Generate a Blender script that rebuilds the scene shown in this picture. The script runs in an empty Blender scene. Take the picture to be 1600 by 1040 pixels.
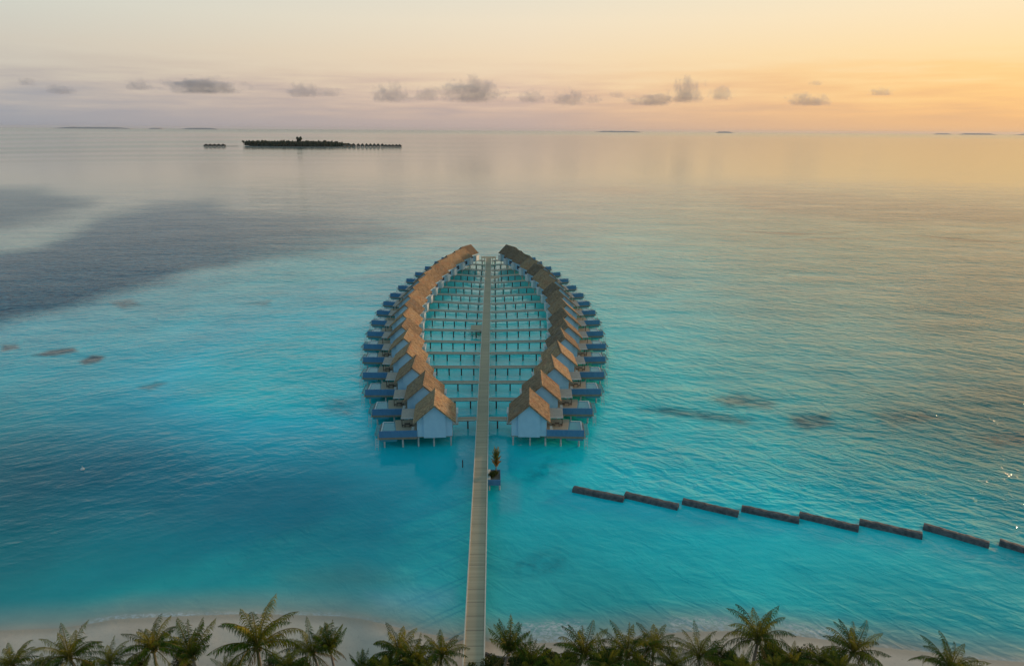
import bpy, math, random
import numpy as np
from mathutils import Vector, Matrix

# ------------------------------------------------------------------ camera, sky, sun, exposure
S = bpy.context.scene
COL = S.collection
F = 1066.7; TH = math.radians(16.55); ROLL = math.radians(0.39); H = 67.0
cd = bpy.data.cameras.new('camera'); cam = bpy.data.objects.new('camera', cd); COL.objects.link(cam)
cd.sensor_width = 36; cd.lens = 24; cd.clip_start = 1; cd.clip_end = 400000
c_, s_ = math.cos(ROLL), math.sin(ROLL); cT, sT = math.cos(TH), math.sin(TH)
R_ = Vector((c_, s_*sT, s_*cT)); U_ = Vector((-s_, c_*sT, c_*cT)); B_ = Vector((0, -cT, sT))
m = Matrix((R_, U_, B_)).transposed().to_4x4(); m.translation = Vector((0, 0, H))
cam.matrix_world = m; S.camera = cam

SUN_AZ = math.radians(54); SUN_EL = math.radians(5.5)      # azimuth from +Y towards +X
sdir = Vector((math.sin(SUN_AZ)*math.cos(SUN_EL), math.cos(SUN_AZ)*math.cos(SUN_EL), math.sin(SUN_EL)))
sl = bpy.data.lights.new('sun', 'SUN'); sun = bpy.data.objects.new('sun', sl); COL.objects.link(sun)
sl.energy = 3.2; sl.angle = math.radians(4.0); sl.color = (1.0, .64, .36)
sun.rotation_euler = sdir.to_track_quat('Z', 'Y').to_euler()

S.view_settings.view_transform = 'Standard'; S.view_settings.look = 'None'
S.view_settings.exposure = 0; S.view_settings.gamma = 1
S.render.engine = 'CYCLES'

def lin(c):
    return tuple(((x/255)/12.92 if x/255 <= .04045 else ((x/255+.055)/1.055)**2.4) for x in c) + (1,)

W = bpy.data.worlds.new('World'); S.world = W; W.use_nodes = True
nt = W.node_tree; nt.nodes.clear()
class NG:
    """tiny node-graph helper"""
    def __init__(s, nt): s.nt = nt
    def n(s, t, **k):
        x = s.nt.nodes.new(t)
        for a, b in k.items(): setattr(x, a, b)
        return x
    def link(s, a, b): s.nt.links.new(a, b)
    def put(s, sock, v):
        if hasattr(v, 'links'): s.link(v, sock)
        else: sock.default_value = v
    def math(s, op, a, b=0., c=None, clamp=False):
        x = s.n('ShaderNodeMath', operation=op, use_clamp=clamp)
        s.put(x.inputs[0], a); s.put(x.inputs[1], b)
        if c is not None: s.put(x.inputs[2], c)
        return x.outputs[0]
    def vmath(s, op, a, b=None):
        x = s.n('ShaderNodeVectorMath', operation=op); s.put(x.inputs[0], a)
        if b is not None: s.put(x.inputs[1], b)
        return x
    def rng(s, v, a, b, c=0., d=1., smooth=True):
        x = s.n('ShaderNodeMapRange'); x.interpolation_type = 'SMOOTHSTEP' if smooth else 'LINEAR'
        s.put(x.inputs[0], v)
        for i, q in enumerate((a, b, c, d)): x.inputs[i+1].default_value = q
        return x.outputs[0]
    def mix(s, f, a, b, mode='MIX'):
        x = s.n('ShaderNodeMix', data_type='RGBA', blend_type=mode, clamp_factor=False)
        s.put(x.inputs[0], f); s.put(x.inputs[6], a); s.put(x.inputs[7], b)
        return x.outputs[2]
    def ramp(s, v, stops):
        x = s.n('ShaderNodeValToRGB'); s.put(x.inputs[0], v); cr = x.color_ramp
        while len(cr.elements) < len(stops): cr.elements.new(1)
        for e, (p, c) in zip(cr.elements, stops): e.position = p; e.color = c
        return x.outputs[0]
    def noise(s, vec, scale, detail=3, rough=.5, dist=0., dim='3D', w=None):
        x = s.n('ShaderNodeTexNoise', noise_dimensions=dim); s.put(x.inputs['Vector'], vec)
        x.inputs['Scale'].default_value = scale; x.inputs['Detail'].default_value = detail
        x.inputs['Roughness'].default_value = rough; x.inputs['Distortion'].default_value = dist
        if w is not None: s.put(x.inputs['W'], w)
        return x.outputs[0]
    def mapping(s, vec, scale=(1, 1, 1), rot=(0, 0, 0), loc=(0, 0, 0)):
        x = s.n('ShaderNodeMapping'); s.put(x.inputs[0], vec)
        x.inputs['Location'].default_value = loc; x.inputs['Rotation'].default_value = rot; x.inputs['Scale'].default_value = scale
        return x.outputs[0]

g = NG(nt)
tc = g.n('ShaderNodeTexCoord'); D = g.vmath('NORMALIZE', tc.outputs['Generated']).outputs[0]
sep = g.n('ShaderNodeSeparateXYZ'); g.link(D, sep.inputs[0]); zz = sep.outputs[2]
flat = g.vmath('NORMALIZE', g.vmath('MULTIPLY', D, (1, 1, 0)).outputs[0]).outputs[0]
cs = g.vmath('DOT_PRODUCT', flat, (math.sin(SUN_AZ), math.cos(SUN_AZ), 0)).outputs['Value']
# thin uneven bank of mist low over the horizon
bank = g.noise(g.mapping(D, (5, 5, 60)), 1.6, 4, .55)
low = g.math('MULTIPLY', g.rng(zz, .004, .03), g.rng(zz, .11, .05))
zb = g.math('ADD', zz, g.math('MULTIPLY', g.math('MULTIPLY', g.math('SUBTRACT', bank, .5), .10), low))
zs = g.math('POWER', g.math('MAXIMUM', zb, 0.), .5)        # sqrt spreads the low sky over the ramp
P_ = [0., .012, .031, .049, .068, .094, .138, .18, .34, .62, 1.]
def sky_ramp(cols): return g.ramp(zs, [(math.sqrt(p), lin(c)) for p, c in zip(P_, cols)])
left = sky_ramp([(146,150,160),(158,158,163),(171,167,166),(184,176,169),(195,187,175),(203,196,182),(204,205,194),(201,206,200),(164,192,202),(132,176,196),(112,162,186)])
cent = sky_ramp([(182,163,157),(192,170,159),(206,179,161),(218,190,167),(229,202,172),(235,212,180),(234,219,193),(224,218,200),(182,202,204),(140,178,194),(114,164,186)])
right = sky_ramp([(228,180,132),(238,186,128),(248,194,128),(253,202,130),(255,210,140),(253,220,163),(250,226,184),(243,228,196),(216,214,196),(158,186,194),(116,164,186)])
back = sky_ramp([(136,146,164),(140,150,168),(146,156,174),(152,162,180),(156,166,184),(158,170,188),(158,176,194),(154,180,198),(144,180,198),(126,172,192),(110,162,186)])
sky = g.mix(g.rng(cs, -.9, .02), back, left)
sky = g.mix(g.rng(cs, .02, .60, smooth=False), sky, cent)
sky = g.mix(g.rng(cs, .60, .975, smooth=False), sky, right)
dsun = g.math('MAXIMUM', g.vmath('DOT_PRODUCT', D, tuple(sdir)).outputs['Value'], 0.)
glow = g.math('MULTIPLY', g.math('POWER', dsun, 120.), .6)
sky = g.mix(glow, sky, (1., .55, .18, 1), 'ADD')
ns = g.n('ShaderNodeTexSky', sky_type='NISHITA'); ns.sun_disc = False
ns.sun_elevation = SUN_EL; ns.sun_rotation = SUN_AZ; ns.altitude = 60
bg1 = g.n('ShaderNodeBackground'); g.link(sky, bg1.inputs[0]); bg1.inputs[1].default_value = 1.06
bg2 = g.n('ShaderNodeBackground'); g.link(ns.outputs[0], bg2.inputs[0]); bg2.inputs[1].default_value = .05
# the physical sky carries the high sky only; low down the coloured bands rule
msh = g.n('ShaderNodeMixShader'); g.put(msh.inputs[0], g.rng(zz, .2, .9, 0., .5)); g.link(bg1.outputs[0], msh.inputs[1]); g.link(bg2.outputs[0], msh.inputs[2])
wo = g.n('ShaderNodeOutputWorld'); g.link(msh.outputs[0], wo.inputs[0])

# ------------------------------------------------------------------ pixel <-> place helpers (authoring only)
def P(px, py, z=0.):
    x = (px-800)/F; y = -(py-520)/F
    xr = x*c_-y*s_; yr = x*s_+y*c_
    r = (xr, cT+yr*sT, -sT+yr*cT); t = (z-H)/r[2]
    return Vector((r[0]*t, r[1]*t, z))
def to_px(X, Y, Z=0.):
    dx, dy, dz = X, Y, Z-H
    xc = dx*R_[0]+dy*R_[1]+dz*R_[2]; yc = dx*U_[0]+dy*U_[1]+dz*U_[2]; d = -(dx*B_[0]+dy*B_[1]+dz*B_[2])
    d = np.maximum(d, 1e-3)
    return 800+F*xc/d, 520-F*yc/d
def sstep(a, b, x):
    t = np.clip((x-a)/(b-a), 0, 1); return t*t*(3-2*t)
rnd = random.Random(7)

# ------------------------------------------------------------------ mesh helpers
class MB:
    def __init__(s): s.v = []; s.f = []; s.c = []
    def add(s, vs, fs, col=None):
        o = len(s.v); s.v += [tuple(v) for v in vs]; s.f += [tuple(i+o for i in f) for f in fs]
        s.c += [col or (1, 1, 1)]*len(vs); return s
    def box(s, x0, x1, y0, y1, z0, z1):
        if x0 > x1: x0, x1 = x1, x0
        vs = [(x, y, z) for z in (z0, z1) for x, y in ((x0, y0), (x1, y0), (x1, y1), (x0, y1))]
        return s.add(vs, [(3,2,1,0),(4,5,6,7),(0,1,5,4),(1,2,6,5),(2,3,7,6),(3,0,4,7)])
    def prism(s, poly, z0, z1):          # poly xy ccw
        n = len(poly); a = sum(poly[i][0]*poly[(i+1) % n][1]-poly[(i+1) % n][0]*poly[i][1] for i in range(n))
        if a < 0: poly = poly[::-1]
        vs = [(x, y, z0) for x, y in poly]+[(x, y, z1) for x, y in poly]
        return s.add(vs, [tuple(range(n))[::-1], tuple(range(n, 2*n))]+[(i, (i+1) % n, n+(i+1) % n, n+i) for i in range(n)])
    def beam(s, a, b, w, h=None, col=None):   # box between two points
        a, b = Vector(a), Vector(b); h = h or w; d = (b-a).normalized()
        up = Vector((0, 0, 1)) if abs(d.z) < .95 else Vector((1, 0, 0))
        r = d.cross(up).normalized()*w/2; u = r.cross(d).normalized()*h/2
        vs = [p+q for p in (a, b) for q in (-r-u, r-u, r+u, -r+u)]
        return s.add(vs, [(0,1,2,3),(7,6,5,4),(0,4,5,1),(1,5,6,2),(2,6,7,3),(3,7,4,0)], col)
    def tube(s, pts, rad, n=8, col=None, cap=True):
        pts = [Vector(p) for p in pts]; vs = []; k = len(pts)
        for i, p in enumerate(pts):
            d = (pts[min(i+1, k-1)]-pts[max(i-1, 0)]).normalized()
            up = Vector((0, 0, 1)) if abs(d.z) < .9 else Vector((1, 0, 0))
            a = d.cross(up).normalized(); b = d.cross(a)
            r = rad[i] if isinstance(rad, (list, tuple)) else rad
            vs += [p+(a*math.cos(2*math.pi*j/n)+b*math.sin(2*math.pi*j/n))*r for j in range(n)]
        fs = [(i*n+j, (i+1)*n+j, (i+1)*n+(j+1) % n, i*n+(j+1) % n) for i in range(k-1) for j in range(n)]
        if cap: fs += [tuple(range(n)), tuple(range((k-1)*n, k*n))[::-1]]
        return s.add(vs, fs, col)
    def build(s, name, mat, parent=None, smooth=False, color=False):
        me = bpy.data.meshes.new(name); me.from_pydata(s.v, [], s.f); me.materials.append(mat)
        if color:
            a = me.color_attributes.new('Col', 'FLOAT_COLOR', 'POINT')
            a.data.foreach_set('color', np.array([(*c, 1) for c in s.c], dtype=np.float32).ravel())
        if smooth: me.polygons.foreach_set('use_smooth', [True]*len(me.polygons))
        me.update(); o = bpy.data.objects.new(name, me); COL.objects.link(o)
        if parent: o.parent = parent
        return o
def mobj(name, me, parent=None):
    o = bpy.data.objects.new(name, me); COL.objects.link(o)
    if parent: o.parent = parent
    return o
def tag(o, label=None, cat=None, group=None, kind=None):
    if label: o['label'] = label
    if cat: o['category'] = cat
    if group: o['group'] = group
    if kind: o['kind'] = kind
    return o
def empty(name, loc=(0, 0, 0), rz=0):
    o = bpy.data.objects.new(name, None); COL.objects.link(o); o.location = loc; o.rotation_euler = (0, 0, rz); o.empty_display_size = .3
    return o
def copy_tree(o, parent=None):
    c = o.copy(); COL.objects.link(c); c.parent = parent
    for ch in KIDS.get(o.name, []): copy_tree(ch, c)
    return c
KIDS = {}
def index_kids():
    KIDS.clear()
    for o in bpy.data.objects:
        if o.parent: KIDS.setdefault(o.parent.name, []).append(o)

# ------------------------------------------------------------------ materials
def mat(name, base, rough=.7, spec=.3):
    m = bpy.data.materials.new(name); m.use_nodes = True; g = NG(m.node_tree)
    b = m.node_tree.nodes['Principled BSDF']; b.inputs['Roughness'].default_value = rough
    b.inputs['Specular IOR Level'].default_value = spec; b.inputs['Base Color'].default_value = (*base, 1)
    return m, g, b
def noisy(name, c1, c2, scale, rough=.8, spec=.2, stretch=(1, 1, 1), detail=4, bump=0., bscale=None, rand=.0):
    m, g, b = mat(name, c1, rough, spec)
    tcn = g.n('ShaderNodeTexCoord'); v = g.mapping(tcn.outputs['Object'], stretch)
    oi = g.n('ShaderNodeObjectInfo').outputs['Random']
    n = g.noise(v, scale, detail, .6, dim='4D', w=g.math('MULTIPLY', oi, 40.))
    col = g.mix(g.rng(n, .32, .68), (*c1, 1), (*c2, 1))
    if rand:
        col = g.mix(1., col, g.ramp(oi, [(0, (1-rand, 1-rand, 1-rand, 1)), (1, (1+rand, 1+rand*.9, 1+rand*.8, 1))]), 'MULTIPLY')
    g.link(col, b.inputs['Base Color'])
    if bump:
        bn = g.n('ShaderNodeBump'); bn.inputs['Distance'].default_value = bump
        g.link(g.noise(v, bscale or scale*2, 3), bn.inputs['Height']); g.link(bn.outputs[0], b.inputs['Normal'])
    return m

M = {}
M['wall'] = noisy('pale_blue_plaster', (.40, .60, .74), (.45, .65, .78), .7, .8, .2, bump=.004)
M['screen'] = noisy('deep_blue_panel', (.075, .20, .36), (.095, .235, .40), .6, .6, .3, stretch=(3, 1, 1))
M['white'] = noisy('white_paint', (.74, .74, .72), (.66, .66, .64), 1.2, .5, .3)
M['stilt'] = noisy('weathered_white_concrete', (.52, .54, .52), (.30, .36, .35), 1.1, .8, .2, stretch=(1, 1, 1.5))
M['pile'] = noisy('dark_wet_timber', (.06, .055, .05), (.10, .09, .075), 2, .8, .2)
M['deck'] = noisy('sun_bleached_deck', (.50, .40, .29), (.42, .33, .24), 1.5, .8, .2, stretch=(.4, 6, 1), rand=.06)
M['beam'] = noisy('brown_edge_beam', (.33, .255, .185), (.25, .195, .145), 1.2, .8, .2)
M['glass'] = mat('dark_window_glass', (.02, .05, .09), .08, .6)[0]
M['door'] = noisy('blue_door', (.05, .13, .24), (.06, .15, .27), 1, .5, .3)
M['pergola'] = noisy('silvered_shingle', (.62, .50, .41), (.46, .38, .32), 2.2, .85, .2, stretch=(.6, 3, 1), bump=.02)
M['dark'] = mat('charcoal_furniture', (.07, .055, .045), .6, .3)[0]
M['poolwater'] = mat('pool_water', (.02, .30, .36), .04, .5)[0]
M['pooltile'] = mat('pool_tile', (.06, .28, .36), .4, .4)[0]
M['cushion'] = mat('cream_cushion', (.6, .56, .5), .9, .1)[0]

def roof_material():
    m, g, b = mat('thatch_shingles', (.2, .15, .1), .9, .12)
    tcn = g.n('ShaderNodeTexCoord'); oi = g.n('ShaderNodeObjectInfo').outputs['Random']
    w = g.math('MULTIPLY', oi, 30.)
    streak = g.noise(g.mapping(tcn.outputs['Object'], (1, 3.2, 1)), 1.1, 5, .65, dim='4D', w=w)
    blot = g.noise(tcn.outputs['Object'], .5, 3, .6, dim='4D', w=w)
    c = g.mix(g.rng(streak, .35, .66), (.16, .11, .07, 1), (.50, .345, .21, 1))
    c = g.mix(g.math('MULTIPLY', g.rng(blot, .5, .68), .7), c, (.30, .25, .20, 1))
    red = g.noise(tcn.outputs['Object'], .35, 2, .5, dim='4D', w=g.math('ADD', w, 9.)); c = g.mix(g.math('MULTIPLY', g.rng(red, .52, .66), .5), c, (.34, .17, .10, 1))
    grain = g.noise(g.mapping(tcn.outputs['Object'], (1.5, 3, 1.5)), 1.7, 3, .7, dim='4D', w=w); c = g.mix(1., c, g.ramp(grain, [(.36, (.6, .6, .6, 1)), (.62, (1.3, 1.28, 1.25, 1))]), 'MULTIPLY')
    c = g.mix(1., c, g.ramp(oi, [(0, (.62, .63, .66, 1)), (1, (1.2, 1.14, 1.04, 1))]), 'MULTIPLY')
    g.link(c, b.inputs['Base Color'])
    bn = g.n('ShaderNodeBump'); bn.inputs['Distance'].default_value = .05
    g.link(g.noise(g.mapping(tcn.outputs['Object'], (1.5, 6, 1.5)), 2.5, 4, .7), bn.inputs['Height']); g.link(bn.outputs[0], b.inputs['Normal'])
    return m
M['roof'] = roof_material()

def plank_material(name, c1, c2, seam):
    m, g, b = mat(name, c1, .8, .2)
    tcn = g.n('ShaderNodeTexCoord'); sp = g.n('ShaderNodeSeparateXYZ'); g.link(tcn.outputs['Object'], sp.inputs[0])
    cell = g.math('FLOOR', g.math('DIVIDE', sp.outputs[1], .32)); wn = g.n('ShaderNodeTexWhiteNoise', noise_dimensions='1D'); g.link(cell, wn.inputs['W'])
    big = g.noise(tcn.outputs['Object'], .12, 3)
    c = g.mix(wn.outputs['Value'], (*c1, 1), (*c2, 1))
    c = g.mix(g.rng(big, .35, .7, 0, .35), c, (.30, .27, .2, 1))
    fr = g.math('FRACT', g.math('DIVIDE', sp.outputs[1], 2.88))
    c = g.mix(g.math('MULTIPLY', g.math('LESS_THAN', fr, .05), .45), c, (.07, .06, .05, 1))
    g.link(c, b.inputs['Base Color']); return m
M['planks'] = plank_material('grey_brown_planks', (.47, .37, .245), (.56, .45, .30), 2.4)
M['kerb'] = noisy('pale_kerb', (.72, .66, .56), (.60, .55, .47), 1.5, .7, .2)

def leaf_material(name, transl=.25):
    m, g, b = mat(name, (.05, .08, .02), .7, .08)
    a = g.n('ShaderNodeVertexColor', layer_name='Col'); oi = g.n('ShaderNodeObjectInfo').outputs['Random']
    c = g.mix(1., a.outputs[0], g.ramp(oi, [(0, (.75, .8, .8, 1)), (1, (1.25, 1.15, 1.0, 1))]), 'MULTIPLY')
    g.link(c, b.inputs['Base Color'])
    t = g.n('ShaderNodeBsdfTranslucent'); g.link(c, t.inputs[0]); mx = g.n('ShaderNodeMixShader'); mx.inputs[0].default_value = transl
    g.link(b.outputs[0], mx.inputs[1]); g.link(t.outputs[0], mx.inputs[2])
    g.link(mx.outputs[0], m.node_tree.nodes['Material Output'].inputs[0]); return m
M['leaf'] = leaf_material('palm_leaf', .3)
M['trunk'] = noisy('palm_bark', (.16, .13, .10), (.24, .20, .155), 2, .9, .1, stretch=(1, 1, 4), bump=.03)
M['coconut'] = mat('coconut_husk', (.20, .15, .04), .6, .3)[0]
M['rock'] = noisy('dark_wet_rock', (.06, .065, .07), (.15, .15, .148), 1.4, .75, .3, bump=.05, bscale=2.2)
M['far_trees'] = noisy('far_tree_canopy', (.022, .032, .022), (.045, .055, .032), .05, .9, .1)
M['far_roof'] = noisy('far_brown_roof', (.09, .065, .05), (.12, .09, .07), .1, .9, .1)
M['far_wall'] = noisy('far_pale_wall', (.35, .32, .28), (.28, .26, .24), .1, .9, .1)

# ------------------------------------------------------------------ water
def shore_y(X):
    """world y of the waterline along the beach"""
    px = [-300, 0, 90, 145, 175, 280, 400, 450, 530, 570, 640, 720, 790, 840, 900, 1000, 1060, 1140, 1240, 1300, 1370, 1450, 1520, 1600, 1900]
    py = [1010, 984, 981, 973, 967, 962, 958, 960, 962, 967, 984, 999, 1004, 1004, 1001, 993, 987, 985, 992, 1000, 1010, 1018, 1028, 1034, 1075]
    w = [P(a, b) for a, b in zip(px, py)]
    return np.interp(X, [q.x for q in w], [q.y for q in w])

def poly_mask(px, py, poly, soft, softy=None):
    """soft polygon: 1 inside, fading over `soft` px; y is stretched so that far-off edges fade tighter"""
    k = soft/(softy or soft)
    X, Y = px, py*k; inside = np.zeros(px.shape, bool); dist = np.full(px.shape, 1e9)
    n = len(poly)
    for i in range(n):
        x0, y0 = poly[i][0], poly[i][1]*k; x1, y1 = poly[(i+1) % n][0], poly[(i+1) % n][1]*k
        cr = ((y0 > Y) != (y1 > Y)) & (X < (x1-x0)*(Y-y0)/((y1-y0) or 1e-9)+x0); inside ^= cr
        L = (x1-x0)**2+(y1-y0)**2; t = np.clip(((X-x0)*(x1-x0)+(Y-y0)*(y1-y0))/L, 0, 1)
        dist = np.minimum(dist, np.hypot(X-x0-t*(x1-x0), Y-y0-t*(y1-y0)))
    sd = np.where(inside, dist, -dist)
    return sstep(-soft, soft, sd)

# colour of the lagoon bottom seen through the water: (px, py, r, g, b) as linear albedo
BODY = [
 (0,230,.10,.13,.15),(400,230,.16,.17,.17),(800,230,.18,.18,.17),(1200,230,.2,.2,.16),(1600,230,.2,.2,.15),
 (0,290,.12,.17,.18),(400,290,.18,.2,.19),(800,290,.2,.22,.2),(1200,290,.2,.22,.19),(1600,290,.2,.2,.16),
 (60,365,.18,.24,.23),(400,340,.14,.18,.2),(800,350,.16,.24,.24),(1200,350,.16,.22,.2),(1600,350,.16,.2,.17),
 (750,400,.14,.34,.36),(1000,410,.13,.34,.34),(1300,410,.10,.24,.23),(1600,420,.10,.18,.17),
 (200,470,.05,.22,.28),(300,450,.08,.28,.33),(500,450,.10,.40,.44),(620,450,.1,.42,.45),(760,450,.04,.40,.40),(980,460,.10,.38,.38),(1250,470,.08,.27,.26),(1600,480,.06,.17,.16),
 (0,540,.02,.25,.33),(150,530,.015,.30,.38),(350,530,.02,.44,.52),(520,530,.03,.48,.55),(700,530,.05,.44,.46),(820,530,.05,.44,.46),(1000,540,.03,.40,.42),(1250,550,.04,.28,.29),(1600,560,.05,.18,.18),
 (0,620,.005,.30,.37),(150,620,.004,.36,.46),(350,620,.004,.46,.57),(540,620,.004,.46,.56),(700,630,.03,.38,.42),(820,630,.03,.38,.42),(980,620,.01,.38,.40),(1200,600,.03,.34,.35),(1400,620,.03,.26,.27),(1600,640,.03,.19,.20),
 (0,690,.004,.22,.28),(200,690,.004,.22,.32),(400,690,.003,.34,.45),(560,690,.004,.34,.43),(700,700,.006,.34,.40),(850,710,.004,.33,.40),(1000,700,.004,.36,.42),(1200,700,.01,.34,.37),(1400,700,.02,.30,.32),(1600,720,.02,.23,.25),
 (0,760,.004,.14,.23),(200,760,.003,.17,.28),(420,770,.003,.20,.31),(560,760,.003,.24,.34),(690,770,.004,.30,.39),(850,770,.004,.34,.43),(1000,770,.003,.37,.46),(1200,760,.004,.38,.44),(1400,780,.006,.34,.39),(1600,790,.01,.28,.32),
 (0,820,.003,.18,.24),(200,830,.003,.24,.31),(400,820,.003,.19,.30),(560,830,.003,.19,.30),(690,840,.003,.29,.36),(850,840,.004,.31,.38),(1000,840,.003,.34,.42),(1200,840,.003,.37,.44),(1400,860,.005,.36,.41),(1600,870,.01,.31,.36),
 (0,880,.003,.26,.29),(200,890,.003,.31,.34),(400,880,.003,.32,.37),(600,880,.004,.32,.38),(700,890,.006,.34,.40),(850,890,.03,.32,.35),(1000,900,.004,.34,.40),(1200,900,.005,.36,.41),(1400,930,.01,.33,.37),(1600,940,.02,.30,.34),
 (0,940,.04,.27,.30),(200,935,.04,.28,.31),(400,925,.05,.29,.31),(560,920,.09,.28,.28),(680,935,.09,.36,.40),(850,940,.07,.28,.30),(1000,950,.05,.28,.30),(1200,950,.04,.32,.35),(1400,980,.06,.30,.32),(1600,990,.05,.29,.32),
]
REEF = [  # poly, softness px, colour, strength
 ([(-40,292),(60,294),(140,312),(146,322),(60,342),(0,354),(-40,356)], 16, (.04,.10,.16), .9),
 ([(-40,402),(60,386),(110,362),(150,338),(240,322),(330,316),(360,328),(450,334),(560,348),(650,372),(560,392),(430,400),(330,420),(230,446),(120,478),(0,508),(-40,512)], 14, (.03,.11,.20), .86),
 ([(850,293),(980,290),(1040,298),(960,303)], 8, (.09,.10,.10), .6),
 ([(1080,291),(1200,294),(1600,330),(1640,345),(1400,352),(1200,330)], 14, (.11,.12,.10), .5),
 ([(1150,361),(1230,363),(1320,366),(1230,367)], 2.5, (.02,.02,.02), .75),
 ([(1390,373),(1480,375),(1610,381),(1480,378)], 2.5, (.02,.02,.02), .75),
 ([(1230,373),(1290,375),(1400,380),(1300,378)], 2.5, (.03,.03,.03), .6),
 ([(300,236),(200,242),(60,240),(-40,236),(-40,232),(180,234)], 7, (.05,.07,.08), .5),
 ([(-20,248),(130,246),(330,243),(150,252),(0,256)], 6, (.06,.09,.10), .5),
 ([(30,556),(60,548),(98,545),(100,552),(62,558)], 5, (.05,.045,.06), .9),
 ([(-10,535),(12,536),(16,542),(-10,546)], 5, (.05,.045,.06), .8),
 ([(108,570),(126,560),(152,562),(146,571),(120,575)], 5, (.05,.045,.06), .9),
 ([(180,470),(210,466),(222,474),(192,479)], 6, (.06,.07,.09), .7),
 ([(210,612),(240,604),(262,606),(232,616)], 8, (.02,.10,.14), .6),
 ([(1125,618),(1160,611),(1210,622),(1205,632),(1150,630)], 13, (.07,.07,.09), .6),
 ([(1005,640),(1060,634),(1130,640),(1180,648),(1170,658),(1090,650)], 12, (.06,.08,.10), .6),
 ([(1235,642),(1285,640),(1300,656),(1260,664),(1236,656)], 12, (.07,.07,.09), .62),
 ([(1360,640),(1430,636),(1460,650),(1390,658)], 14, (.09,.09,.09), .45),
 ([(1500,676),(1590,672),(1640,686),(1540,694)], 14, (.07,.08,.09), .5),
 ([(380,470),(430,464),(420,474)], 7, (.10,.14,.17), .5),
 ([(520,625),(570,620),(566,655),(530,650)], 14, (.01,.34,.44), .5),
 ([(820,880),(890,865),(900,890),(840,905)], 22, (.02,.38,.46), .5),
 ([(860,720),(900,722),(880,745),(820,760)], 20, (.003,.36,.46), .5),
]
LIGHT = [
 ([(570,925),(640,918),(710,920),(715,945),(650,958),(590,950)], 14, (.15,.38,.44), .55),
 ([(706,640),(744,640),(742,745),(712,735)], 10, (.05,.36,.42), .6),
 ([(764,660),(792,690),(800,730),(770,740)], 12, (.03,.36,.42), .5),
 ([(775,750),(812,755),(812,800),(780,800)], 9, (.10,.34,.40), .45),
 ([(440,905),(560,885),(640,905),(560,925)], 26, (.12,.29,.27), .55),
]
RUFFLE = REEF[0:2]

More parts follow.
